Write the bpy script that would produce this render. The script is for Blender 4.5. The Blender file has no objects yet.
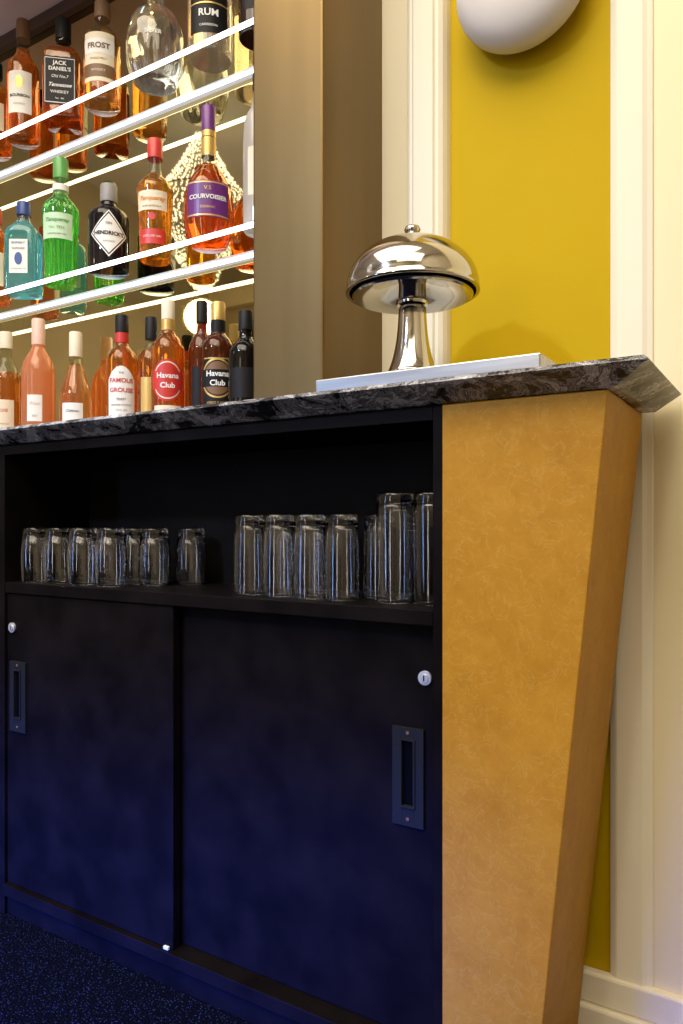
import bpy, math, random
from mathutils import Vector, Matrix
random.seed(4)
S = bpy.context.scene
COL = S.collection

# ------------------------------------------------------------------ materials
def new_mat(name):
    m = bpy.data.materials.new(name); m.use_nodes = True
    nt = m.node_tree
    for n in list(nt.nodes): nt.nodes.remove(n)
    out = nt.nodes.new('ShaderNodeOutputMaterial')
    return m, nt, out

def c4(c): return (c[0], c[1], c[2], 1.0)

def pmat(name, c1, c2=None, scale=8.0, rough=0.5, metal=0.0, bump=0.0, detail=4.0,
         stretch=(1,1,1), emit=None, estr=0.0, ramp=(0.35,0.65), coat=0.0, bscale=None, spec=0.5):
    m, nt, out = new_mat(name)
    b = nt.nodes.new('ShaderNodeBsdfPrincipled')
    nt.links.new(b.outputs[0], out.inputs[0])
    tc = nt.nodes.new('ShaderNodeTexCoord'); mp = nt.nodes.new('ShaderNodeMapping')
    mp.inputs['Scale'].default_value = stretch
    nt.links.new(tc.outputs['Object'], mp.inputs[0])
    nz = nt.nodes.new('ShaderNodeTexNoise'); nz.inputs['Scale'].default_value = scale
    nz.inputs['Detail'].default_value = detail
    nt.links.new(mp.outputs[0], nz.inputs['Vector'])
    r = nt.nodes.new('ShaderNodeValToRGB')
    if c2 is None: c2 = tuple(v*0.93 for v in c1)
    r.color_ramp.elements[0].color = c4(c1); r.color_ramp.elements[1].color = c4(c2)
    r.color_ramp.elements[0].position = ramp[0]; r.color_ramp.elements[1].position = ramp[1]
    nt.links.new(nz.outputs['Fac'], r.inputs[0])
    nt.links.new(r.outputs[0], b.inputs['Base Color'])
    b.inputs['Roughness'].default_value = rough
    b.inputs['Metallic'].default_value = metal
    b.inputs['Coat Weight'].default_value = coat
    b.inputs['Specular IOR Level'].default_value = spec
    if emit:
        b.inputs['Emission Color'].default_value = c4(emit)
        b.inputs['Emission Strength'].default_value = estr
    if bump > 0:
        bp = nt.nodes.new('ShaderNodeBump'); bp.inputs['Strength'].default_value = bump
        bp.inputs['Distance'].default_value = 0.002
        n2 = nt.nodes.new('ShaderNodeTexNoise'); n2.inputs['Scale'].default_value = bscale or scale*6
        n2.inputs['Detail'].default_value = 5
        nt.links.new(mp.outputs[0], n2.inputs['Vector'])
        nt.links.new(n2.outputs['Fac'], bp.inputs['Height'])
        nt.links.new(bp.outputs[0], b.inputs['Normal'])
    return m

def front_fresnel(nt, ior):
    """surface reflection of thin clear glass: only the outward-facing side reflects"""
    f = nt.nodes.new('ShaderNodeFresnel'); f.inputs[0].default_value = ior
    g = nt.nodes.new('ShaderNodeNewGeometry')
    s = nt.nodes.new('ShaderNodeMath'); s.operation='SUBTRACT'; s.inputs[0].default_value = 1.0
    nt.links.new(g.outputs['Backfacing'], s.inputs[1])
    x = nt.nodes.new('ShaderNodeMath'); x.operation='MULTIPLY'
    nt.links.new(f.outputs[0], x.inputs[0]); nt.links.new(s.outputs[0], x.inputs[1])
    return x

def bottle_mat(name, liquid, fill, density=0.3, clear=(0.90,0.94,0.90)):
    """liquid-filled lower part refracts, empty neck is thin clear glass"""
    density *= 0.8
    m, nt, out = new_mat(name)
    tc = nt.nodes.new('ShaderNodeTexCoord'); sp = nt.nodes.new('ShaderNodeSeparateXYZ')
    nt.links.new(tc.outputs['Object'], sp.inputs[0])
    gt = nt.nodes.new('ShaderNodeMath'); gt.operation = 'GREATER_THAN'; gt.inputs[1].default_value = fill
    nt.links.new(sp.outputs['Z'], gt.inputs[0])
    g = nt.nodes.new('ShaderNodeBsdfGlass'); g.inputs['IOR'].default_value = 1.42
    g.inputs['Color'].default_value = c4(liquid)
    nz = nt.nodes.new('ShaderNodeTexNoise'); nz.inputs['Scale'].default_value = 18
    nt.links.new(tc.outputs['Object'], nz.inputs['Vector'])
    bp = nt.nodes.new('ShaderNodeBump'); bp.inputs['Strength'].default_value = 0.08; bp.inputs['Distance'].default_value = 0.002
    nt.links.new(nz.outputs['Fac'], bp.inputs['Height']); nt.links.new(bp.outputs[0], g.inputs['Normal'])
    tl = nt.nodes.new('ShaderNodeBsdfTranslucent'); tl.inputs[0].default_value = c4(liquid)
    df = nt.nodes.new('ShaderNodeBsdfDiffuse'); df.inputs[0].default_value = c4(liquid)
    m0 = nt.nodes.new('ShaderNodeMixShader'); m0.inputs[0].default_value = 0.35
    nt.links.new(tl.outputs[0], m0.inputs[1]); nt.links.new(df.outputs[0], m0.inputs[2])
    tr = nt.nodes.new('ShaderNodeBsdfTransparent'); tr.inputs[0].default_value = c4(liquid)
    mt = nt.nodes.new('ShaderNodeMixShader'); mt.inputs[0].default_value = 0.2
    nt.links.new(g.outputs[0], mt.inputs[1]); nt.links.new(tr.outputs[0], mt.inputs[2])
    m1 = nt.nodes.new('ShaderNodeMixShader'); m1.inputs[0].default_value = density
    nt.links.new(mt.outputs[0], m1.inputs[1]); nt.links.new(m0.outputs[0], m1.inputs[2])
    gl = nt.nodes.new('ShaderNodeBsdfGlossy'); gl.inputs['Roughness'].default_value = 0.03
    fr = front_fresnel(nt, 1.5)
    m2 = nt.nodes.new('ShaderNodeMixShader')
    nt.links.new(fr.outputs[0], m2.inputs[0]); nt.links.new(m1.outputs[0], m2.inputs[1]); nt.links.new(gl.outputs[0], m2.inputs[2])
    t2 = nt.nodes.new('ShaderNodeBsdfTransparent'); t2.inputs[0].default_value = c4(clear)
    m3 = nt.nodes.new('ShaderNodeMixShader')
    nt.links.new(fr.outputs[0], m3.inputs[0]); nt.links.new(t2.outputs[0], m3.inputs[1]); nt.links.new(gl.outputs[0], m3.inputs[2])
    m4 = nt.nodes.new('ShaderNodeMixShader')
    nt.links.new(gt.outputs[0], m4.inputs[0]); nt.links.new(m2.outputs[0], m4.inputs[1]); nt.links.new(m3.outputs[0], m4.inputs[2])
    nt.links.new(m4.outputs[0], out.inputs[0])
    return m

def glass_mat(name, col=(1,1,1), rough=0.0):
    m, nt, out = new_mat(name)
    g = nt.nodes.new('ShaderNodeBsdfGlass'); g.inputs['IOR'].default_value = 1.52
    g.inputs['Roughness'].default_value = rough; g.inputs['Color'].default_value = c4(col)
    nt.links.new(g.outputs[0], out.inputs[0]); return m

def emis(name, col, s):
    m, nt, out = new_mat(name)
    e = nt.nodes.new('ShaderNodeEmission'); e.inputs[0].default_value = c4(col); e.inputs[1].default_value = s
    nt.links.new(e.outputs[0], out.inputs[0]); return m

def pane_mat():
    m, nt, out = new_mat('shelf_glass')
    t = nt.nodes.new('ShaderNodeBsdfTransparent'); t.inputs[0].default_value = (0.93,0.96,0.95,1)
    g = nt.nodes.new('ShaderNodeBsdfGlossy'); g.inputs['Roughness'].default_value = 0.02
    f = front_fresnel(nt, 1.45)
    x = nt.nodes.new('ShaderNodeMixShader')
    nt.links.new(f.outputs[0], x.inputs[0]); nt.links.new(t.outputs[0], x.inputs[1]); nt.links.new(g.outputs[0], x.inputs[2])
    nt.links.new(x.outputs[0], out.inputs[0]); return m

def marble_mat():
    m, nt, out = new_mat('dark_veined_marble')
    b = nt.nodes.new('ShaderNodeBsdfPrincipled'); nt.links.new(b.outputs[0], out.inputs[0])
    tc = nt.nodes.new('ShaderNodeTexCoord'); mp = nt.nodes.new('ShaderNodeMapping')
    mp.inputs['Scale'].default_value = (0.9,1.1,1.3); mp.inputs['Rotation'].default_value=(0.3,0.7,0.4)
    nt.links.new(tc.outputs['Object'], mp.inputs[0])
    n1 = nt.nodes.new('ShaderNodeTexNoise'); n1.inputs['Scale'].default_value = 22
    n1.inputs['Detail'].default_value = 12; n1.inputs['Roughness'].default_value = 0.72
    n1.inputs['Distortion'].default_value = 0.6
    nt.links.new(mp.outputs[0], n1.inputs['Vector'])
    r = nt.nodes.new('ShaderNodeValToRGB'); cr = r.color_ramp
    cr.elements[0].position = 0.40; cr.elements[0].color = (0.012,0.011,0.012,1)
    cr.elements[1].position = 0.66; cr.elements[1].color = (0.85,0.83,0.82,1)
    for p,v in ((0.46,0.04),(0.485,0.34),(0.505,0.06),(0.535,0.12),(0.555,0.62),(0.58,0.22)):
        e = cr.elements.new(p); e.color = (v,v*.97,v*.97,1)
    nt.links.new(n1.outputs['Fac'], r.inputs[0]); nt.links.new(r.outputs[0], b.inputs['Base Color'])
    b.inputs['Roughness'].default_value = 0.25
    return m

def leather_mat():
    m, nt, out = new_mat('mottled_gold_leather')
    b = nt.nodes.new('ShaderNodeBsdfPrincipled'); nt.links.new(b.outputs[0], out.inputs[0])
    tc = nt.nodes.new('ShaderNodeTexCoord')
    n1 = nt.nodes.new('ShaderNodeTexNoise'); n1.inputs['Scale'].default_value = 13; n1.inputs['Detail'].default_value = 12
    n1.inputs['Roughness'].default_value = 0.80
    nt.links.new(tc.outputs['Object'], n1.inputs['Vector'])
    r = nt.nodes.new('ShaderNodeValToRGB'); cr = r.color_ramp
    cr.elements[0].position = 0.3; cr.elements[0].color = (0.37,0.165,0.012,1)
    cr.elements[1].position = 0.72; cr.elements[1].color = (0.51,0.255,0.026,1)
    nt.links.new(n1.outputs['Fac'], r.inputs[0])
    n2 = nt.nodes.new('ShaderNodeTexNoise'); n2.inputs['Scale'].default_value = 30; n2.inputs['Detail'].default_value = 5
    n2.inputs['Distortion'].default_value = 0.9; n2.inputs['Roughness'].default_value = 0.6
    nt.links.new(tc.outputs['Object'], n2.inputs['Vector'])
    r2 = nt.nodes.new('ShaderNodeValToRGB'); c2 = r2.color_ramp
    c2.elements[0].position = 0.482; c2.elements[0].color = (0,0,0,1)
    c2.elements[1].position = 0.518; c2.elements[1].color = (0,0,0,1)
    e = c2.elements.new(0.5); e.color = (0.20,0.20,0.20,1)
    nt.links.new(n2.outputs['Fac'], r2.inputs[0])
    mx = nt.nodes.new('ShaderNodeMix'); mx.data_type='RGBA'
    nt.links.new(r2.outputs[0], mx.inputs[0]); nt.links.new(r.outputs[0], mx.inputs[6])
    mx.inputs[7].default_value = (0.62,0.42,0.12,1)
    nt.links.new(mx.outputs[2], b.inputs['Base Color'])
    b.inputs['Roughness'].default_value = 0.55; b.inputs['Specular IOR Level'].default_value = 0.15
    bp = nt.nodes.new('ShaderNodeBump'); bp.inputs['Strength'].default_value = 0.2; bp.inputs['Distance'].default_value=0.001
    n3 = nt.nodes.new('ShaderNodeTexNoise'); n3.inputs['Scale'].default_value = 160
    nt.links.new(tc.outputs['Object'], n3.inputs['Vector'])
    nt.links.new(n3.outputs['Fac'], bp.inputs['Height']); nt.links.new(bp.outputs[0], b.inputs['Normal'])
    return m

def carpet_mat():
    m, nt, out = new_mat('blue_fleck_carpet')
    b = nt.nodes.new('ShaderNodeBsdfPrincipled'); nt.links.new(b.outputs[0], out.inputs[0])
    tc = nt.nodes.new('ShaderNodeTexCoord')
    n1 = nt.nodes.new('ShaderNodeTexVoronoi'); n1.inputs['Scale'].default_value = 240
    nt.links.new(tc.outputs['Object'], n1.inputs['Vector'])
    r = nt.nodes.new('ShaderNodeValToRGB'); cr = r.color_ramp
    cr.elements[0].position = 0.12; cr.elements[0].color = (0.04,0.06,0.20,1)
    cr.elements[1].position = 0.26; cr.elements[1].color = (0.001,0.0015,0.006,1)
    nt.links.new(n1.outputs['Distance'], r.inputs[0]); nt.links.new(r.outputs[0], b.inputs['Base Color'])
    b.inputs['Roughness'].default_value = 0.9; b.inputs['Specular IOR Level'].default_value = 0.05
    bp = nt.nodes.new('ShaderNodeBump'); bp.inputs['Strength'].default_value = 0.6; bp.inputs['Distance'].default_value=0.004
    nt.links.new(n1.outputs['Distance'], bp.inputs['Height']); nt.links.new(bp.outputs[0], b.inputs['Normal'])
    return m

M = {}
M['yellow'] = pmat('mustard_paint', (0.52,0.345,0.002), (0.49,0.325,0.002), scale=3, rough=0.6, bump=0.1, bscale=120, spec=0.10)
M['cream'] = pmat('cream_paint', (0.84,0.775,0.60), (0.81,0.745,0.57), scale=4, rough=0.45, spec=.3)
M['cream2'] = pmat('warm_cream_paint', (0.85,0.755,0.48), (0.82,0.725,0.45), scale=3, rough=0.5, spec=.3)
M['farwall'] = pmat('pale_room_paint', (0.50,0.44,0.32), (0.45,0.39,0.28), scale=3, rough=0.6)
M['ceil'] = pmat('ceiling_paint', (0.75,0.70,0.64), scale=2, rough=0.8)
M['soffit'] = pmat('mauve_soffit_paint', (0.70,0.52,0.52), scale=2, rough=0.6)
M['brown'] = pmat('brown_trim', (0.06,0.03,0.018), scale=10, rough=0.4)
M['leather'] = leather_mat(); M['marble'] = marble_mat(); M['carpet'] = carpet_mat()
M['dark'] = pmat('dark_patinated_panel', (0.0036,0.0024,0.0024), (0.0080,0.0058,0.0058), scale=14, rough=0.5, detail=12, bump=0.12, bscale=90, spec=.05, ramp=(.36,.68))
M['dark_in'] = pmat('dark_interior', (0.004,0.0028,0.0025), (0.007,0.005,0.0045), scale=7, rough=0.55, spec=.08)
M['bronze'] = pmat('satin_bronze_column', (0.165,0.106,0.038), (0.185,0.120,0.044), scale=3, rough=0.38, metal=0.85, stretch=(8,8,0.4))
M['mirror'] = pmat('antique_mirror', (0.72,0.59,0.30), (0.62,0.50,0.23), scale=2, rough=0.02, metal=1.0)
M['chrome'] = pmat('polished_nickel', (0.62,0.585,0.52), scale=5, rough=0.10, metal=1.0)
M['lockm'] = pmat('satin_chrome', (0.70,0.71,0.74), scale=5, rough=0.38, metal=0.6)
M['steel'] = pmat('brushed_steel', (0.52,0.50,0.46), (0.38,0.37,0.345), scale=6, rough=0.3, metal=1.0, stretch=(1,20,20))
M['gun'] = pmat('gunmetal', (0.013,0.014,0.014), scale=20, rough=0.5, metal=0.0, spec=.12)
M['blk'] = pmat('slot_shade_black', (0.001,0.001,0.0012), scale=20, rough=0.6, spec=.05)  # black standing in for the shade inside handle slot and keyhole
M['led'] = emis('led_strip', (0.93,0.95,1.0), 6.5)
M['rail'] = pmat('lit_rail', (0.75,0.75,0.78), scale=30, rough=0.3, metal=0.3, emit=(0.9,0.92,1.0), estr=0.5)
M['pane'] = pane_mat(); M['glass'] = glass_mat('drinking_glass')
M['ceramic'] = pmat('white_ceramic', (0.70,0.65,0.61), scale=5, rough=0.5, spec=.25)
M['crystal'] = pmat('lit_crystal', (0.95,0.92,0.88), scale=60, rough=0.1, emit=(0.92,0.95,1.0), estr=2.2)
M['glow_w'] = emis('glow_pane_white', (1.0,0.97,0.93), 9.0)  # white glow for an added, unseen pane
M['glow_b'] = emis('glow_pane_blue', (0.30,0.50,1.0), 13.0)  # blue glow for an added, unseen pane
M['white'] = pmat('white_paper', (0.82,0.80,0.74), scale=40, rough=0.6)
M['ivory'] = pmat('ivory_paper', (0.78,0.68,0.50), scale=40, rough=0.6)
M['palegreen'] = pmat('pale_green_paper', (0.55,0.74,0.50), scale=40, rough=0.6)
M['black'] = pmat('black_paper', (0.010,0.009,0.009), scale=40, rough=0.5, spec=.2)
M['red'] = pmat('red_print', (0.55,0.03,0.02), scale=40, rough=0.4)
M['gold'] = pmat('gold_print', (0.66,0.42,0.12), scale=40, rough=0.35, metal=0.5)
M['purple'] = pmat('purple_foil', (0.13,0.018,0.16), scale=40, rough=0.35)
M['green'] = pmat('green_plastic', (0.10,0.34,0.07), scale=40, rough=0.35)
M['orange'] = pmat('orange_print', (0.75,0.27,0.03), scale=40, rough=0.4)
M['navy'] = pmat('blue_print', (0.02,0.05,0.22), scale=40, rough=0.4)
M['pink'] = pmat('pink_foil', (0.80,0.50,0.38), scale=40, rough=0.4)
M['brownp'] = pmat('brown_paper', (0.18,0.09,0.035), scale=40, rough=0.5)
M['cork'] = pmat('wood_stopper', (0.20,0.11,0.05), scale=40, rough=0.6)
M['grey'] = pmat('grey_print', (0.25,0.24,0.23), scale=40, rough=0.5)

# ------------------------------------------------------------------ mesh helpers
class MB:
    def __init__(s): s.v=[]; s.f=[]; s.mi=[]; s.mats=[]
    def m(s, mat):
        if mat not in s.mats: s.mats.append(mat)
        return s.mats.index(mat)
    def add(s, verts, faces, mat):
        o=len(s.v); k=s.m(mat)
        s.v += [tuple(p) for p in verts]
        for f in faces: s.f.append(tuple(i+o for i in f)); s.mi.append(k)
    def box(s, x0,x1,y0,y1,z0,z1, mat):
        v=[(x0,y0,z0),(x1,y0,z0),(x1,y1,z0),(x0,y1,z0),(x0,y0,z1),(x1,y0,z1),(x1,y1,z1),(x0,y1,z1)]
        s.add(v,[(0,3,2,1),(4,5,6,7),(0,1,5,4),(1,2,6,5),(2,3,7,6),(3,0,4,7)],mat)
    def prism(s, poly, z0, z1, mat):
        n=len(poly)
        a=sum(poly[i][0]*poly[(i+1)%n][1]-poly[(i+1)%n][0]*poly[i][1] for i in range(n))
        if a<0: poly=poly[::-1]
        v=[(p[0],p[1],z0) for p in poly]+[(p[0],p[1],z1) for p in poly]
        f=[tuple(range(n-1,-1,-1)),tuple(range(n,2*n))]+[(i,(i+1)%n,n+(i+1)%n,n+i) for i in range(n)]
        s.add(v,f,mat)
    def lathe(s, prof, mat, seg=40, dep=1.0, cx=0, cy=0, n=5.0, ribs=None):
        """prof: (r,z) list, optional third value = squareness 0..1; ribs=(count,amp,z0,z1)"""
        rings=[]; V=[]; F=[]
        for p in prof:
            r,z=p[0],p[1]; q=(p[2] if len(p)>2 else 0)
            if r<=1e-6: rings.append([len(V)]); V.append((cx,cy,z)); continue
            ring=[]
            for i in range(seg):
                a=2*math.pi*(i+0.5)/seg; c,d=math.cos(a),math.sin(a)
                k=1.0/((abs(c)**n+abs(d)**n)**(1/n)); k=1+(k-1)*q
                if ribs and ribs[2]<z<ribs[3]: k*=1-ribs[1]*(1-abs(math.cos(a*ribs[0]/2)))
                ring.append(len(V)); V.append((cx+r*k*c, cy+r*k*d*(1+(dep-1)*q), z))
            rings.append(ring)
        for a,b in zip(rings[:-1],rings[1:]):
            if len(a)==1 and len(b)==1: continue
            for i in range(seg):
                j=(i+1)%seg
                if len(a)==1: F.append((a[0],b[j],b[i]))
                elif len(b)==1: F.append((a[i],a[j],b[0]))
                else: F.append((a[i],a[j],b[j],b[i]))
        s.add(V,F,mat)
    def obj(s, name, parent=None, loc=(0,0,0), smooth=None, bevel=0, rot=0):
        me=bpy.data.meshes.new(name); me.from_pydata(s.v,[],s.f)
        for m in s.mats: me.materials.append(m)
        for p,k in zip(me.polygons,s.mi): p.material_index=k
        me.validate()
        if smooth:
            for p in me.polygons: p.use_smooth=True
            me.set_sharp_from_angle(angle=math.radians(smooth))
        me.update()
        ob=bpy.data.objects.new(name,me); COL.objects.link(ob); ob.location=loc; ob.rotation_euler[2]=rot
        if parent: ob.parent=parent
        if bevel:
            b=ob.modifiers.new('bevel','BEVEL'); b.width=bevel; b.segments=2; b.limit_method='ANGLE'
        return ob

def tag(ob,label=None,cat=None,group=None,kind=None):
    if label: ob['label']=label
    if cat: ob['category']=cat
    if group: ob['group']=group
    if kind: ob['kind']=kind
    return ob
def empty(name,loc,rot=0):
    e=bpy.data.objects.new(name,None); e.empty_display_size=0.05; e.location=loc; e.rotation_euler[2]=rot
    COL.objects.link(e); return e
def chaikin(p,it=2):
    for _ in range(it):
        q=[p[0]]
        for a,b in zip(p[:-1],p[1:]):
            q.append(tuple(x*.75+y*.25 for x,y in zip(a,b))); q.append(tuple(x*.25+y*.75 for x,y in zip(a,b)))
        q.append(p[-1]); p=q
    return p

_tc={}
def text_mesh(txt, size, shear=0.0, bold=0.0):
    key=(txt,size,shear,bold)
    if key in _tc: return _tc[key]
    cu=bpy.data.curves.new('t','FONT'); cu.body=txt; cu.size=size; cu.align_x='CENTER'; cu.align_y='CENTER'
    cu.shear=shear; cu.offset=bold; cu.resolution_u=3
    ob=bpy.data.objects.new('t',cu); COL.objects.link(ob)
    bpy.context.view_layer.update()
    dg=bpy.context.evaluated_depsgraph_get()
    me=bpy.data.meshes.new_from_object(ob.evaluated_get(dg))
    V=[(v.co.x,v.co.y) for v in me.vertices]; F=[tuple(p.vertices) for p in me.polygons]
    bpy.data.objects.remove(ob); bpy.data.curves.remove(cu); bpy.data.meshes.remove(me)
    _tc[key]=(V,F); return V,F

def curved_patch(mb, r, z0, z1, w, mat, off=0.0005, n=16, xc=0.0, dep=None, shape='rect'):
    V=[];F=[]
    for i in range(n+1):
        t=-1+2*i/n; x=xc+w/2*t
        if shape=='rect': a,b=z0,z1
        elif shape=='arch':
            a=z0; b=z1-(z1-z0)*0.22*t*t
        elif shape=='oval':
            h=math.sqrt(max(0,1-t*t)); a=(z0+z1)/2-(z1-z0)/2*h; b=(z0+z1)/2+(z1-z0)/2*h
        elif shape=='diamond':
            h=1-abs(t); a=(z0+z1)/2-(z1-z0)/2*h; b=(z0+z1)/2+(z1-z0)/2*h
        for z in (a,b+1e-5):
            if dep is None:
                an=x/r; V.append(((r+off)*math.sin(an),-(r+off)*math.cos(an),z))
            else: V.append((x,-dep-off,z))
    for i in range(n): F.append((2*i,2*i+2,2*i+3,2*i+1))
    mb.add(V,F,mat)
def curved_text(mb, txt, size, zc, r, mat, xc=0.0, off=0.0012, shear=0, bold=0.0, dep=None, sx=1.0):
    V,F=text_mesh(txt,size,shear,bold); P=[]
    for x,y in V:
        x=x*sx+xc; z=y+zc
        if dep is None:
            an=x/r; P.append(((r+off)*math.sin(an),-(r+off)*math.cos(an),z))
        else: P.append((x,-dep-off,z))
    mb.add(P,F,mat)

# ------------------------------------------------------------------ room shell
def struct(mb,name,bevel=0,smooth=None):
    return tag(mb.obj(name,bevel=bevel,smooth=smooth),kind='structure')
b=MB(); b.box(-5.2,1.8,-4.2,0.5,-0.1,0,M['carpet']); struct(b,'floor')
b=MB(); b.box(-5.2,1.8,-4.2,0.5,3.6,3.7,M['ceil']); struct(b,'ceiling')
b=MB(); b.box(-0.617,1.6,0.25,0.5,0,3.6,M['yellow']); struct(b,'wall_back')
b=MB(); b.box(-5.0,-0.617,0.375,0.5,0,3.6,M['brown']); struct(b,'wall_alcove')
b=MB(); b.box(-5.1,-5.0,-4.0,0.5,0,3.6,M['farwall']); struct(b,'wall_left')
b=MB(); b.box(1.6,1.7,-4.0,0.5,0,3.6,M['farwall']); struct(b,'wall_right')
b=MB(); b.box(-5.1,1.7,-4.1,-4.0,0,3.6,M['farwall'])
b.box(-5.0,1.6,-4.0,-3.95,0.0,0.9,M['brown']); b.box(-5.0,1.6,-4.0,-3.93,2.9,3.1,M['cream'])
struct(b,'wall_front')
def added_glow_pane(name,x0,x1,z0,z1,mat):  # framed glowing pane, added out of view to streak the drinking glasses
    b=MB(); y=-3.92
    b.box(x0,x1,y-.02,y,z0,z1,mat)
    f=.05
    b.box(x0-f,x0,y-.02,y+.02,z0-f,z1+f,M['cream']); b.box(x1,x1+f,y-.02,y+.02,z0-f,z1+f,M['cream'])
    b.box(x0,x1,y-.02,y+.02,z0-f,z0,M['cream']); b.box(x0,x1,y-.02,y+.02,z1,z1+f,M['cream'])
    zm=(z0+z1)/2; b.box(x0,x1,y-.001,y+.012,zm-.02,zm+.02,M['cream'])
    struct(b,name)
added_glow_pane('added_glow_pane_1',-3.3,-3.0,0.20,2.1,M['glow_b'])
added_glow_pane('added_glow_pane_2',-0.85,-0.65,0.15,2.1,M['glow_w'])
# mouldings
b=MB(); b.prism([(-0.617,0.25),(-0.617,0.238),(-0.566,0.238),(-0.564,0.230),(-0.558,0.226),(-0.553,0.226),(-0.549,0.222),
  (-0.514,0.222),(-0.511,0.226),(-0.506,0.227),(-0.500,0.232),(-0.496,0.240),(-0.494,0.25)],0.10,3.6,M['cream'])
struct(b,'trim_1')
b=MB(); b.prism([(-0.238,0.25),(-0.237,0.243),(-0.231,0.239),(-0.227,0.237),(-0.192,0.237),(-0.186,0.240),(-0.179,0.242),(-0.177,0.245),(-0.177,0.25)],0.10,3.6,M['cream'])
struct(b,'trim_2')
b=MB(); b.box(-0.177,1.6,0.244,0.25,0.10,3.6,M['cream2']); struct(b,'trim_3')
b=MB(); b.box(-0.617,1.6,0.232,0.25,0.062,0.108,M['cream'])
b.box(-0.617,1.6,0.224,0.25,0,0.062,M['cream']); struct(b,'baseboard_back',bevel=0.004)
b=MB(); b.box(-5.0,-0.755,0.06,0.375,2.117,3.6,M['soffit']); struct(b,'trim_4')
b=MB(); b.box(-5.0,-0.755,0.345,0.364,2.085,2.117,M['brown']); struct(b,'trim_5')

# column
b=MB(); b.box(-0.753,-0.617,0.05,0.374,0.957,3.6,M['bronze'])
o=b.obj('column',bevel=0.004); tag(o,kind='structure')

# mirror
b=MB(); b.box(-3.6,-0.757,0.365,0.374,0.957,2.117,M['mirror'])
tag(b.obj('wall_mirror'),'large bronze-tinted mirror behind the bottle shelves','mirror')

# ------------------------------------------------------------------ marble counter
b=MB()
zb,zt=0.928,0.956
v=[(-3.4,-0.006,zb),(-0.180,-0.006,zb),(-0.172,0.222,zb),(-0.76,0.222,zb),(-0.76,0.36,zb),(-3.4,0.36,zb),
   (-3.4,-0.040,zt-.006),(-0.138,-0.040,zt-.006),(-0.138,0.222,zt-.006),
   (-3.4,-0.034,zt),(-0.144,-0.034,zt),(-0.144,0.222,zt),(-0.76,0.222,zt),(-0.76,0.36,zt),(-3.4,0.36,zt)]
b.add(v,[(5,4,3,2,1,0),(9,10,11,12,13,14),(0,1,7,6),(6,7,10,9),(1,2,8,7),(7,8,11,10),(2,3,12,11,8),(3,4,13,12),(4,5,14,13),(5,0,6,9,14)],M['marble'])
tag(b.obj('marble_countertop',bevel=.0012),'dark grey marble counter slab with white veins and undercut edge','countertop')

# ------------------------------------------------------------------ cabinet
cab=tag(empty('back_bar_cabinet',(-0.87,0.1,0)),'dark patinated bar cabinet with sliding doors, open shelf and gold end','bar cabinet')
def part(b,name,bevel=0,smooth=None,parent=cab,label=None):
    px,py,pz=0,0,0; p=parent
    while p is not None: px+=p.location.x; py+=p.location.y; pz+=p.location.z; p=p.parent
    b.v=[(x-px,y-py,z-pz) for x,y,z in b.v]
    o=b.obj(name,parent=parent,bevel=bevel,smooth=smooth)
    if label: o['label']=label
    return o
b=MB()
b.box(-1.356,-1.337,0,0.215,0.0,0.9275,M['dark'])
b.box(-0.411,-0.397,0,0.215,0.0,0.9275,M['dark'])
b.box(-1.337,-0.411,0,0.215,0.908,0.9275,M['dark'])
b.box(-1.337,-0.411,0.205,0.215,0.062,0.908,M['dark_in'])
b.box(-1.337,-0.411,-0.004,0.205,0.040,0.062,M['dark'])
b.box(-1.337,-0.411,0.006,0.205,0.0,0.040,M['dark'])
b.box(-2.4,-1.356,0.0,0.22,0.0,0.9275,M['dark'])
b.box(-3.38,-2.4,0.0,0.22,0.0,0.9275,M['dark'])
part(b,'carcass',bevel=0.0008)
b=MB(); b.box(-1.3365,-0.4115,0.001,0.2045,0.636,0.657,M['dark']); part(b,'shelf',bevel=0.0012)
def ycyl(cx,y0,y1,cz,r,n):
    V=[];F=[]
    for y in (y0,y1):
        for i in range(n):
            a=2*math.pi*i/n; V.append((cx+r*math.cos(a),y,cz+r*math.sin(a)))
    F.append(tuple(range(n))); F.append(tuple(range(2*n-1,n-1,-1)))
    for i in range(n): j=(i+1)%n; F.append((i,n+i,n+j,j))
    return V,F
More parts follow.
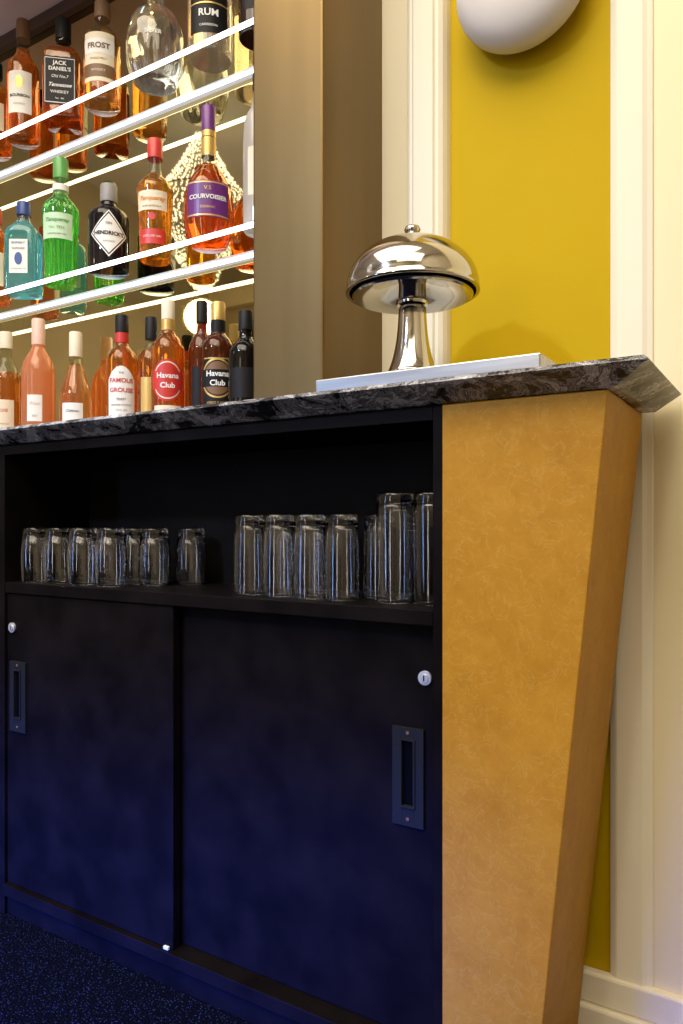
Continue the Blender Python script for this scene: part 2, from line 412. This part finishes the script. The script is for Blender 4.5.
def door(x0,x1,y0,lockx,lockz,hx0,hx1,z0,z1):
    b=MB(); b.box(x0,x1,y0,y0+0.018,0.0625,0.6355,M['dark'])
    d=part(b,'sliding_door',bevel=0.0015)
    w=hx1-hx0
    b=MB(); yf=y0-0.005
    sx0,sx1=hx0+w*.32,hx1-w*.32; sz0,sz1=z0+.028,z1-.018
    b.box(hx0,sx0,yf,y0,z0,z1,M['gun']); b.box(sx1,hx1,yf,y0,z0,z1,M['gun'])
    b.box(sx0,sx1,yf,y0,z0,sz0,M['gun']); b.box(sx0,sx1,yf,y0,sz1,z1,M['gun'])
    b.box(sx0,sx1,y0-0.0006,y0,sz0,sz1,M['blk'])  # thin black inset, painted shade for the depth of the slot
    for (a0,a1,c0,c1) in ((sx0-.003,sx0,sz0-.003,sz1+.003),(sx1,sx1+.003,sz0-.003,sz1+.003),(sx0,sx1,sz0-.003,sz0),(sx0,sx1,sz1,sz1+.003)):
        b.box(a0,a1,yf-0.002,yf,c0,c1,M['gun'])
    for zz in (z0+.010,z1-.007):
        b.add(*ycyl((hx0+hx1)/2,yf-0.001,yf,zz,0.0024,12),M['brownp'])
    part(b,'recessed_handle',parent=d,bevel=.0005,label='gunmetal flush pull plate with finger slot and screws')
    b=MB()
    b.add(*ycyl(lockx,y0-0.004,y0,lockz,0.0098,28),M['lockm'])
    b.add(*ycyl(lockx,y0-0.006,y0-0.004,lockz,0.0062,28),M['lockm'])
    b.box(lockx-0.0010,lockx+0.0010,y0-0.0064,y0-0.006,lockz-.0040,lockz+.0040,M['blk'])  # keyhole depth painted as a thin black block
    part(b,'lock',parent=d,smooth=40,bevel=.0008,label='round chrome keyhole lock')
door(-1.3365,-0.886,0.006,-1.318,.568,-1.322,-1.273,.366,.503)
door(-0.905,-0.4115,0.029,-0.435,.561,-0.484,-0.436,.354,.490)
b=MB(); b.box(-0.903,-0.892,0.0,0.005,0.0625,0.068,M['white']); part(b,'door_guide',bevel=0.001,label='small white sliding door guide')
b=MB()
def taper(y0,y1,xl,ins):
    xt=-0.188-ins; xb=-0.281-ins; z0,z1=0.0,0.9275
    v=[(xl,y0,z0),(xb,y0,z0),(xb,y1,z0),(xl,y1,z0),(xl,y0,z1),(xt,y0,z1),(xt,y1,z1),(xl,y1,z1)]
    b.add(v,[(0,3,2,1),(4,5,6,7),(0,1,5,4),(1,2,6,5),(2,3,7,6),(3,0,4,7)],M['leather'])
taper(-0.003,0.100,-0.3965,0); part(b,'end_panel',bevel=0.002,label='mottled gold leather tapered end panel')
b=MB(); taper(0.102,0.222,-0.3965,0.001); part(b,'end_panel_return',bevel=0.002,label='gold leather strip behind the end panel')

# ------------------------------------------------------------------ glass shelves
def shelf(z):
    r=tag(empty('glass_shelf',(-2.15,0.29,z)),'clear glass shelf edged with a white light strip','shelf',group='glass bottle shelves')
    b=MB(); b.box(-3.4,-0.758,0.237,0.352,z-0.004,z+0.004,M['pane']); part(b,'glass_pane',parent=r)
    b=MB(); b.box(-3.4,-0.758,0.2335,0.2368,z-0.0046,z+0.0046,M['led']); part(b,'light_strip',parent=r,label='glowing white light strip')
    b=MB(); b.box(-3.4,-0.758,0.3525,0.364,z-0.009,z+0.006,M['rail']); b.box(-3.4,-0.758,0.351,0.3524,z-0.0085,z-0.0055,M['led'])
    part(b,'back_rail',parent=r,label='pale metal rail')
shelf(1.352); shelf(1.746)
Z2=1.3567; Z1=1.7507; Z0=0.956

# ------------------------------------------------------------------ bottles
def bottle(name,label,X,Y,Z,prof,H,R,mat,cap,labels=None,group=None,face=0.75,dep=1.0,capmat2=None,smoothit=2,neck=None,ribs=None):
    A=0.891+Y
    rot=math.atan2(-X,A)*face
    root=tag(empty(name,(X,Y,Z),rot),label,'bottle',group)
    P=[]
    for p in prof:
        r,z=p[0]*R,p[1]*H; q=p[2] if len(p)>2 else 0
        P.append((r,z,q))
    P=[P[0]]+chaikin(P[1:],smoothit)
    b=MB(); b.lathe(P,mat,seg=144 if ribs else 48,dep=dep,ribs=(ribs[0],ribs[1],ribs[2]*H,ribs[3]*H) if ribs else None)
    b.obj('glass_body',parent=root,smooth=25 if ribs else 50)
    zc0,zc1,rc,cm=cap
    b=MB(); c=0.0015
    b.lathe([(0,zc0*H),(rc*R,zc0*H),(rc*R,zc1*H-2*c),(rc*R-c,zc1*H),(0,zc1*H)],cm,seg=32)
    b.obj('cap',parent=root,smooth=35)
    if capmat2:
        z0,z1,rr,mm=capmat2
        b=MB(); b.lathe([(0,z0*H),(rr*R,z0*H),(rr*R,z1*H),(0,z1*H)],mm,seg=32); b.obj('neck_foil',parent=root,smooth=35)
    if neck:
        z0,z1,rr,mm=neck
        b=MB(); b.lathe([(rr*R,z0*H),(rr*R,z1*H)],mm,seg=32); b.obj('neck_label',parent=root,smooth=35)
    if labels:
        b=MB(); labels(b,H,R); b.obj('paper_label',parent=root)
    return root

wine=[(0,0),(.9,0),(1,.01),(1,.55),(1,.60),(.85,.68),(.42,.76),(.36,.80),(.36,.97),(0,.97)]
spirit=[(0,0),(.92,0),(1,.015),(1,.60),(.98,.66),(.75,.715),(.42,.76),(.36,.80),(.36,.95),(0,.95)]
squat=[(0,0),(.9,0),(1,.02),(1,.55),(1,.64),(.8,.70),(.42,.74),(.36,.78),(.36,.9),(0,.9)]
jd=[(0,0,1),(.84,0,1),(.88,.01,1),(.88,.58,1),(.86,.63,.9),(.65,.69,.4),(.34,.74,0),(.32,.80,0),(.36,.84,0),(.32,.92,0),(0,.92,0)]
cog=[(0,0),(.66,0),(.76,.02),(.97,.15),(1,.27),(.92,.39),(.68,.49),(.38,.57),(.27,.64),(.26,.90),(0,.90)]
rnd=[(0,0),(.70,0),(.80,.02),(.98,.14),(1.0,.30),(.94,.46),(.70,.58),(.36,.63),(.27,.67),(.25,.92),(0,.92)]
bomb=[(0,0,1),(.86,0,1),(.9,.01,1),(.92,.62,1),(.84,.70,.8),(.5,.76,.3),(.34,.80,0),(.32,.94,0),(0,.94,0)]
tanq=[(0,0),(.78,0),(.82,.01),(.86,.3),(.96,.55),(.98,.60),(.70,.66),(.40,.70),(.34,.74),(.34,.93),(0,.93)]
am=bottle_mat
G0='bottles on the marble counter'; G2='bottles on the lower glass shelf'; G1='bottles on the upper glass shelf'
def L_simple(z0,z1,w,mat,extra=None,shape='rect'):
    def f(b,H,R):
        curved_patch(b,R,z0*H,z1*H,w*R,mat,shape=shape)
        if extra: extra(b,H,R)
    return f

# counter row
bottle('spirit_bottle','amber bottle with a cream label and white cap',-1.72,.26,Z0,wine,.305,.037,am('amber_a',(0.95,0.50,0.14),.20,.12),(.86,1,.42,M['ivory']),
   L_simple(.12,.42,1.5,M['ivory'],lambda b,H,R:(curved_text(b,'ROSE',.011,.33*H,R,M['red']),curved_text(b,'PROVENCE',.006,.22*H,R,M['grey']))),G0)
bottle('wine_bottle','frosted salmon-pink wine bottle with a pale label',-1.59,.26,Z0,wine,.319,.0395,am('salmon',(0.98,0.50,0.25),.40,.7),(.80,1,.40,M['pink']),
   L_simple(.20,.40,.9,M['white'],lambda b,H,R:(curved_text(b,'Rosé',.012,.335*H,R,M['pink'],shear=.3),curved_text(b,'2022',.006,.24*H,R,M['grey']))),G0)
bottle('wine_bottle','orange rosé wine bottle with a small white label',-1.451,.26,Z0,[(0,0),(.9,0),(1,.01),(1,.36),(.92,.48),(.6,.62),(.38,.74),(.36,.97),(0,.97)],.268,.0375,am('orange_wine',(1.0,0.70,0.36),.19,.15),(.78,1,.40,M['ivory']),
   L_simple(.14,.36,1.3,M['white'],lambda b,H,R:(curved_text(b,'Château',.009,.29*H,R,M['black'],shear=.3),curved_text(b,'ROSÉ',.007,.20*H,R,M['red']))),G0)
def grouse(b,H,R):
    curved_patch(b,R,.10*H,.58*H,1.75*R,M['white'],shape='arch')
    curved_patch(b,R,.10*H,.19*H,1.75*R,M['red'],off=.0009)
    curved_text(b,'THE',.006,.525*H,R,M['black']); curved_text(b,'FAMOUS',.0135,.465*H,R,M['red'],bold=.0003)
    curved_text(b,'GROUSE',.0135,.39*H,R,M['red'],bold=.0003)
    curved_text(b,'FINEST',.0065,.32*H,R,M['black']); curved_text(b,'BLENDED SCOTCH',.005,.275*H,R,M['black'])
    curved_text(b,'SINCE 1896',.005,.235*H,R,M['grey']); curved_text(b,'WHISKY',.008,.15*H,R,M['white'],off=.0018)
bottle('whisky_bottle','amber whisky bottle with white and red label',-1.294,.26,Z0,spirit,.284,.035,am('amber_d',(0.95,0.50,0.13),.225,.10),(.86,1,.42,M['black']),grouse,G0,capmat2=(.78,.858,.43,M['red']),face=.95)
bottle('whisky_bottle','slim amber bottle with black cap standing between others',-1.228,.285,Z0,spirit,.276,.0305,am('amber_e',(0.86,0.44,0.11),.2,.12),(.82,1,.44,M['black']),L_simple(.2,.5,1.2,M['gold']),G0)
def hav(dark):
    def f(b,H,R):
        if dark:
            curved_patch(b,R,.10*H,.56*H,1.7*R,M['black'])
            curved_patch(b,R,.108*H,.116*H,1.66*R,M['gold'],off=.0009); curved_patch(b,R,.545*H,.553*H,1.66*R,M['gold'],off=.0009)
        else:
            curved_patch(b,R,.08*H,.22*H,1.7*R,M['ivory'],off=.0006)
        rc=M['gold'] if dark else M['red']
        curved_patch(b,R,.25*H,.55*H,1.95*R,rc,off=.0010,shape='oval',n=28)
        curved_patch(b,R,.265*H,.535*H,1.75*R,M['ivory'] if not dark else M['black'],off=.0012,shape='oval',n=28)
        curved_patch(b,R,.275*H,.525*H,1.63*R,M['red'] if not dark else M['brownp'],off=.0014,shape='oval',n=28)
        curved_patch(b,R,.335*H,.465*H,1.95*R,M['black'] if dark else M['red'],off=.0016)
        curved_text(b,'Havana',.0155,.432*H,R,M['white'],off=.0021,bold=.0004)
        curved_text(b,'Club',.0155,.362*H,R,M['white'],off=.0021,bold=.0004)
        if dark:
            curved_text(b,'AÑEJO 7 AÑOS',.0065,.215*H,R,M['gold'],off=.0014); curved_text(b,'RON DE CUBA',.0055,.15*H,R,M['gold'],off=.0014)
        else:
            curved_text(b,'AÑEJO',.0075,.18*H,R,M['red'],off=.0014); curved_text(b,'ESPECIAL',.0065,.12*H,R,M['red'],off=.0014)
    return f
bottle('rum_bottle','amber rum bottle with round red emblem and cream label',-1.146,.255,Z0,spirit,.292,.0355,am('amber_f',(0.97,0.52,0.13),.225,.10),(.86,1,.40,M['ivory']),hav(False),G0,capmat2=(.78,.858,.41,M['gold']),face=.95)
bottle('rum_bottle','slim dark red-brown bottle behind the rum bottles',-1.078,.285,Z0,spirit,.288,.028,am('dark_g',(0.42,0.10,0.02),.26,.3),(.84,1,.44,M['black']),L_simple(.15,.5,1.2,M['black']),G0)
bottle('rum_bottle','dark rum bottle with black and gold label',-1.006,.255,Z0,spirit,.266,.0355,am('dark_h',(0.36,0.10,0.02),.23,.25),(.86,1,.42,M['gold']),hav(True),G0,capmat2=(.76,.858,.43,M['black']),face=.95)
bottle('liqueur_bottle','black glass bottle with black cap',-.922,.24,Z0,spirit,.232,.034,am('black_i',(0.012,0.01,0.01),.3,.9),(.84,1,.42,M['black']),L_simple(.25,.5,1.4,M['black']),G0)

# lower shelf row
bottle('spirit_bottle','orange liqueur bottle with a pale label',-1.81,.29,Z2,spirit,.25,.038,am('amber_s2',(1.0,0.48,0.09),.2,.13),(.84,1,.42,M['red']),L_simple(.15,.5,1.5,M['ivory']),G2)
def bombay(b,H,R):
    d=.74*R
    curved_patch(b,R,.20*H,.56*H,1.0*R,M['white'],dep=d,off=.001)
    curved_text(b,'BOMBAY',.0085,.52*H,R,M['navy'],dep=d,off=.002); curved_text(b,'SAPPHIRE',.0075,.46*H,R,M['navy'],dep=d,off=.002)
    curved_text(b,'LONDON DRY GIN',.0045,.245*H,R,M['navy'],dep=d,off=.002)
    curved_patch(b,R,.29*H,.42*H,.42*R,M['navy'],dep=d,off=.002,shape='oval')
bottle('gin_bottle','sky-blue square gin bottle with white label',-1.690,.29,Z2,bomb,.238,.046,am('blue_gin',(0.40,0.90,1.0),.19,.24),(.86,1,.38,M['navy']),bombay,G2,dep=.8,face=.6)
def tanqL(amber):
    def f(b,H,R):
        r=.90*R
        if amber:
            curved_patch(b,r,.37*H,.53*H,1.6*R,M['ivory'],off=.003)
            curved_text(b,'Tanqueray',.0125,.465*H,r,M['orange'],off=.004,shear=.25,bold=.0003)
            curved_text(b,'FLOR DE SEVILLA',.005,.40*H,r,M['black'],off=.004)
            curved_patch(b,r,.29*H,.35*H,.4*R,M['red'],off=.002,shape='oval')
            curved_patch(b,r,.10*H,.22*H,1.4*R,M['red'],off=.001)
            curved_text(b,'DISTILLED GIN',.006,.16*H,r,M['white'],off=.002)
        else:
            curved_patch(b,r,.33*H,.53*H,1.6*R,M['palegreen'],off=.003)
            curved_text(b,'Tanqueray',.0125,.475*H,r,M['green'],off=.004,shear=.25,bold=.0003)
            curved_text(b,'No. TEN',.009,.415*H,r,M['green'],off=.004)
            curved_text(b,'LONDON DRY GIN',.005,.365*H,r,M['black'],off=.004)
    return f
bottle('gin_bottle','bright green ribbed gin bottle with green cap',-1.545,.29,Z2,tanq,.312,.045,am('green_gin',(0.40,0.97,0.34),.225,.16),(.84,1,.40,M['green']),tanqL(False),G2,capmat2=(.74,.79,.42,M['white']),ribs=(18,.14,.02,.62))
def hend(b,H,R):
    curved_patch(b,R,.12*H,.64*H,1.95*R,M['white'],shape='diamond',n=24)
    curved_patch(b,R,.14*H,.62*H,1.80*R,M['black'],shape='diamond',n=24,off=.0008)
    curved_patch(b,R,.16*H,.60*H,1.66*R,M['white'],shape='diamond',n=24,off=.0011)
    curved_text(b,"HENDRICK'S",.0118,.38*H,R,M['black'],off=.002,bold=.0004)
    curved_text(b,'GIN',.008,.49*H,R,M['black'],off=.002); curved_text(b,'SCOTLAND',.005,.29*H,R,M['black'],off=.002)
bottle('gin_bottle','squat black gin bottle with diamond-shaped label',-1.372,.29,Z2,squat,.206,.046,am('black_gin',(0.03,0.022,0.028),.3,.8),(.80,1,.42,M['grey']),hend,G2,face=1.0)
bottle('gin_bottle','orange gin bottle with red cap and cream label',-1.221,.29,Z2,tanq,.270,.041,am('sevilla',(1.0,0.62,0.16),.19,.13),(.84,1,.42,M['red']),tanqL(True),G2)
def cour(b,H,R):
    curved_patch(b,R,.15*H,.40*H,1.7*R,M['purple'],off=.0008)
    curved_patch(b,R,.157*H,.167*H,1.7*R,M['gold'],off=.0012); curved_patch(b,R,.383*H,.393*H,1.7*R,M['gold'],off=.0012)
    curved_text(b,'COURVOISIER',.0125,.285*H,R,M['white'],off=.002,bold=.0003); curved_text(b,'V.S',.011,.345*H,R,M['gold'],off=.002)
    curved_text(b,'COGNAC',.007,.215*H,R,M['gold'],off=.002)
bottle('cognac_bottle','bulbous red-brown cognac bottle with purple label and purple cap',-1.063,.29,Z2,cog,.297,.054,am('cognac',(0.92,0.38,0.10),.17,.12),(.82,1,.28,M['purple']),cour,G2,face=.95,capmat2=(.775,.818,.29,M['gold']),neck=(.64,.77,.285,M['gold']))
bottle('liqueur_bottle','tall white bottle with black cap',-.922,.285,Z2,[(0,0),(.9,0),(1,.01),(1,.66),(.8,.74),(.42,.80),(.38,.93),(0,.93)],.318,.034,am('white_b',(0.85,0.83,0.80),.3,.9),(.90,1,.44,M['black']),
   L_simple(.2,.5,1.2,M['ivory']),G2)

# upper shelf row
bottle('whisky_bottle','amber whisky bottle with cream label',-1.81,.29,Z1,spirit,.24,.040,am('amber_u0',(0.95,0.44,0.09),.17,.13),(.84,1,.42,M['black']),L_simple(.2,.5,1.5,M['ivory']),G1)
bottle('whisky_bottle','amber whisky bottle with white label and dark cap',-1.693,.29,Z1,[(0,0),(.9,0),(1,.01),(1,.58),(.92,.63),(.5,.70),(.36,.76),(.36,.95),(0,.95)],.311,.040,am('amber_u1',(0.95,0.48,0.12),.235,.10),(.84,1,.42,M['brownp']),
   L_simple(.18,.52,1.5,M['white'],lambda b,H,R:(curved_patch(b,R,.38*H,.48*H,.5*R,M['gold'],off=.001,shape='oval'),curved_text(b,'BOURBON',.010,.32*H,R,M['black'],bold=.0003),curved_text(b,'WHISKEY',.007,.25*H,R,M['grey']))),G1)
def jdL(b,H,R):
    d=.86*R
    curved_patch(b,R,.10*H,.55*H,1.45*R,M['black'],dep=d,off=.002)
    curved_patch(b,R,.115*H,.535*H,1.37*R,M['white'],dep=d,off=.0024); curved_patch(b,R,.122*H,.528*H,1.32*R,M['black'],dep=d,off=.0028)
    curved_text(b,"JACK",.0135,.485*H,R,M['white'],dep=d,off=.0034,bold=.0003)
    curved_text(b,"DANIEL'S",.0125,.43*H,R,M['white'],dep=d,off=.0034,bold=.0003)
    curved_text(b,'Old No.7',.010,.36*H,R,M['white'],dep=d,off=.0034,shear=.2)
    curved_text(b,'Tennessee',.0125,.28*H,R,M['white'],dep=d,off=.0034,shear=.4,bold=.0002)
    curved_text(b,'WHISKEY',.010,.215*H,R,M['white'],dep=d,off=.0034); curved_text(b,'70cl   40%',.005,.155*H,R,M['white'],dep=d,off=.0034)
bottle('whisky_bottle','square amber whiskey bottle with black label and black cap',-1.535,.29,Z1,jd,.256,.050,am('amber_u2',(0.88,0.38,0.08),.17,.12),(.80,1,.37,M['black']),jdL,G1,face=.8)
def frost(b,H,R):
    curved_patch(b,R,.16*H,.62*H,1.75*R,M['ivory'])
    curved_patch(b,R,.42*H,.56*H,1.75*R,M['white'],off=.0009)
    curved_text(b,'FROST',.0175,.49*H,R,M['brownp'],off=.0016,bold=.0006)
    curved_text(b,'SINGLE MALT',.0065,.37*H,R,M['brownp']); curved_patch(b,R,.2*H,.32*H,1.75*R,M['brownp'],off=.0009)
    curved_text(b,'WHISKY',.0085,.26*H,R,M['ivory'],off=.002)
bottle('whisky_bottle','amber whisky bottle with ivory and brown label and wooden stopper',-1.394,.29,Z1,squat,.246,.0425,am('amber_u3',(0.98,0.64,0.26),.16,.12),(.84,1,.42,M['cork']),frost,G1)
def rndL(b,H,R):
    curved_text(b,'SILVER',.012,.30*H,R,M['white'],off=.0012,bold=.0003)
bottle('tequila_bottle','round clear faceted glass decanter bottle with white lettering',-1.22,.29,Z1,rnd,.262,.064,am('clear_e',(0.98,0.99,0.99),.4,.05,clear=(.95,.97,.95)),(.88,1,.30,M['cork']),rndL,G1,face=.9,ribs=(14,.06,.02,.24))
def rumL(b,H,R):
    curved_patch(b,R,.10*H,.52*H,1.8*R,M['black'])
    curved_patch(b,R,.30*H,.31*H,1.8*R,M['gold'],off=.0009)
    curved_text(b,'RUM',.020,.235*H,R,M['white'],off=.0018,bold=.0005); curved_text(b,'SPICED',.010,.36*H,R,M['gold'],off=.0018)
    curved_text(b,'CARIBBEAN',.007,.15*H,R,M['white'],off=.0018)
bottle('rum_bottle','cream bottle with black label reading rum',-1.059,.29,Z1,spirit,.30,.047,am('rum_f',(0.90,0.82,0.70),.2,.2),(.84,1,.40,M['black']),rumL,G1,face=.9)
bottle('liqueur_bottle','dark slim bottle beside the column',-.935,.29,Z1,spirit,.28,.036,am('dark_u6',(0.10,0.05,0.03),.2,.7),(.84,1,.40,M['black']),L_simple(.15,.5,1.4,M['black']),G1)

# ------------------------------------------------------------------ glasses
def tumbler(name,h,rb,rt,label,cat,grp,belly=0.0,corner=.009):
    b=MB()
    outer=[(rb-.009,h)]+chaikin([(rb-.009,h),(rb-.002,h-.0008),(rb,h-corner),(rb+(rt-rb)*.35+belly,h*.66),(rb+(rt-rb)*.75+belly,h*.33),(rt,.0015)],3)[1:]
    inner=chaikin([(rt-.0014,.0010),(rb+(rt-rb)*.75+belly-.0016,h*.33),(rb+(rt-rb)*.35+belly-.0018,h*.66),(rb-.0026,h-.022),(rb-.0075,h-.0120),(rb-.016,h-.0105)],3)
    pr=[(0,h-.0015)]+outer+[(rt-.0007,0)]+inner+[(0,h-.010)]
    b.lathe(pr[::-1],M['glass'],seg=64)
    o=b.obj(name,smooth=50); return tag(o,label,cat,grp)
ZS=0.6575
def place(proto,pts):
    for i,(x,y) in enumerate(pts):
        o=proto if i==0 else proto.copy()
        if i: COL.objects.link(o)
        o.location=(x,y,ZS)
t=tumbler('tumbler_glass',.108,.0255,.0275,'short clear glass tumbler stored upside down','glass','tumblers on the cabinet shelf',belly=.0030,corner=.014)
place(t,[(-1.285,.034),(-1.220,.037),(-1.153,.040),(-1.080,.043),(-1.092,.115),(-1.026,.100),(-.985,.155),(-1.21,.13)])
t=tumbler('highball_glass',.130,.0240,.0270,'tall clear highball glass stored upside down','glass','highball glasses on the cabinet shelf',belly=.0008)
place(t,[(-.763,.055),(-.704,.056),(-.645,.056),(-.586,.056),(-.548,.105),(-.738,.130),(-.672,.132)])
t=tumbler('pint_glass',.160,.0285,.0270,'large clear pint glass stored upside down','glass','pint glasses on the cabinet shelf',belly=.0005)
place(t,[(-.500,.064),(-.441,.066)])

# ------------------------------------------------------------------ steel tray and lamp
b=MB(); b.box(-.600,-.269,.004,.088,.9565,.981,M['steel'])
tag(b.obj('steel_tray',bevel=.0018),'slim brushed steel drip tray on the marble counter','tray')
LX,LY,LZ=-.464,.047,.981
lamp=tag(empty('table_lamp',(LX,LY,LZ)),'polished metal dome table lamp standing on the steel tray','lamp')
b=MB(); b.lathe([(0,0)]+chaikin([(.035,0),(.036,.003),(.034,.006),(.028,.022),(.0222,.05),(.0195,.085),(.0195,.098),(0,.098)],2),M['chrome'],seg=48); b.obj('stem',parent=lamp,smooth=50)
b=MB(); b.lathe([(0,.098),(.022,.098),(.023,.101),(.023,.1035),(.020,.106),(.019,.128),(0,.128)],M['chrome'],seg=40); b.obj('collar',parent=lamp,smooth=40)
R=.093; zr=.114; hh=.078
outer=[(R*math.cos(a),zr+.010+hh*math.sin(a)*.88) for a in [math.radians(x) for x in range(0,86,5)]]+[(0,zr+.010+hh*.88)]
prof=[(R-.004,zr+.001),(R-.001,zr),(R+.0012,zr+.0015),(R+.0012,zr+.004),(R,zr+.006)]+outer
inner=[((R-.003)*math.cos(a),zr+.010+(hh*.88-.003)*math.sin(a)) for a in [math.radians(x) for x in range(85,-1,-5)]]
b=MB(); b.lathe(prof,M['chrome'],seg=72); b.lathe([(0,zr+.010+hh*.88-.003)]+inner+[(R-.004,zr+.001)],M['chrome'],seg=72); b.obj('dome_shade',parent=lamp,smooth=60)
b=MB(); b.lathe([(0,.128),(.021,.128),(.050,.116),(.073,.111),(.0825,.109),(.085,.111),(.0845,.120),(.084,.130),(.081,.130),(.0815,.122),(.073,.116),(.050,.120),(0,.133)],M['chrome'],seg=64); b.obj('inner_reflector',parent=lamp,smooth=45)
b=MB(); zt=zr+.010+hh*.88-.001
b.lathe([(0,zt-.001),(.018,zt-.002),(.019,zt+.001),(.016,zt+.003),(.007,zt+.004),(.006,zt+.006),(.010,zt+.009),(.0115,zt+.013),(.010,zt+.017),(.005,zt+.0195),(0,zt+.020)],M['chrome'],seg=32); b.obj('finial',parent=lamp,smooth=50)

# ------------------------------------------------------------------ wall sconce
sc=tag(empty('wall_sconce',(-.362,.25,1.602)),'white ceramic dome wall light on the yellow panel','wall lamp')
b=MB(); V=[]
n=56; rings=[]; R=.104
prof=[(0.03,.0),(R*.80,.0),(R*.97,-.020),(R,-.036),(R*.97,-.050),(R*.86,-.064),(R*.66,-.074),(R*.4,-.080),(0,-.082)]
prof=[prof[0]]+chaikin(prof[1:],2)
F=[]
for r,y in prof:
    if r<1e-6: rings.append([len(V)]); V.append((0,y,0)); continue
    k=[]
    for i in range(n):
        a=2*math.pi*i/n; k.append(len(V)); V.append((r*math.cos(a),y-.001,r*math.sin(a)))
    rings.append(k)
for a,c in zip(rings[:-1],rings[1:]):
    for i in range(n):
        j=(i+1)%n
        if len(c)==1: F.append((a[i],a[j],c[0]))
        else: F.append((a[i],a[j],c[j],c[i]))
F.append(tuple(rings[0][::-1]))
b.add(V,F,M['ceramic']); b.obj('bowl_shade',parent=sc,smooth=60)

# ------------------------------------------------------------------ chandelier (seen in the mirror)
ch=tag(empty('chandelier',(-3.5,-2.2,2.4)),'crystal chandelier with lit bead tiers','chandelier')
b=MB(); b.lathe([(0,.35),(.008,.35),(.008,1.17),(.05,1.18),(.05,1.2),(0,1.2)],M['gold'],seg=16)
for r,z in ((.30,.62),(.24,.38),(.14,.15)):
    b.lathe([(r-.007,z),(r,z-.007),(r+.007,z),(r,z+.007),(r-.007,z)],M['chrome'],seg=40)
b.obj('frame',parent=ch,smooth=40)
b=MB()
def octa(x,y,z,s):
    v=[(x+s,y,z),(x-s,y,z),(x,y+s,z),(x,y-s,z),(x,y,z+s*1.3),(x,y,z-s*1.3)]
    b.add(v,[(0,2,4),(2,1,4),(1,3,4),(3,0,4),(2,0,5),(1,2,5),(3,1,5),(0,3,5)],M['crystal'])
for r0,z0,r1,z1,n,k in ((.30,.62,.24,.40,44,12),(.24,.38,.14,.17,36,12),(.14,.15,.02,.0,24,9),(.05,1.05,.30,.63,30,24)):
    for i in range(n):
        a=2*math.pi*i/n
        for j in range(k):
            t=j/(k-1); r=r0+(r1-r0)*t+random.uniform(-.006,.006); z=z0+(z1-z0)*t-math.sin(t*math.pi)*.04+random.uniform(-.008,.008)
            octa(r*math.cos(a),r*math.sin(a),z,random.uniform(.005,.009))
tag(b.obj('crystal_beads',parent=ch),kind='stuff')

# ------------------------------------------------------------------ lights
def area(name,loc,target,size,power,col,sy=None,spread=None):
    l=bpy.data.lights.new(name,'AREA'); l.energy=power; l.color=col; l.size=size
    if sy: l.shape='RECTANGLE'; l.size_y=sy
    if spread: l.spread=math.radians(spread)
    o=bpy.data.objects.new(name,l); COL.objects.link(o); o.location=loc
    o.rotation_euler=(Vector(target)-Vector(loc)).to_track_quat('-Z','Y').to_euler(); return o
area('ceiling_light',(-1.0,-1.8,3.5),(-1.0,-1.8,0),2.6,145,(1.0,0.88,0.70))
area('ceiling_light_near',(0.3,-1.8,3.4),(-.3,.2,.7),2.0,50,(1.0,0.91,0.76))
area('added_cool_light',(-1.3,-2.2,2.3),(-1.0,0.1,.7),0.16,6,(0.45,0.62,1.0),spread=60)  # small bluish lamp added for highlights on the glasses
p=bpy.data.lights.new('chandelier_light','POINT'); p.energy=14; p.color=(1,.82,.55); p.shadow_soft_size=.12
po=bpy.data.objects.new('chandelier_light',p); po.location=(-3.5,-2.2,2.2); COL.objects.link(po)
area('blue_floor_light',(-1.30,-.80,0.07),(-1.30,0.0,0.0),1.6,18,(0.004,0.075,1.0),sy=.06,spread=80)
w=bpy.data.worlds.new('world'); S.world=w; w.use_nodes=True
w.node_tree.nodes['Background'].inputs[0].default_value=(1,.9,.75,1); w.node_tree.nodes['Background'].inputs[1].default_value=.1
S.view_settings.view_transform='Standard'
try: S.cycles.transparent_max_bounces=32
except Exception: pass

# ------------------------------------------------------------------ camera
cam=bpy.data.cameras.new('camera'); co=bpy.data.objects.new('camera',cam); COL.objects.link(co)
cam.sensor_fit='VERTICAL'; cam.sensor_height=36; cam.lens=25.98; cam.shift_y=0.0127; cam.clip_start=.02
co.location=(0,-.891,.77); co.rotation_euler=(math.radians(90),0,math.radians(31.8))
S.camera=co
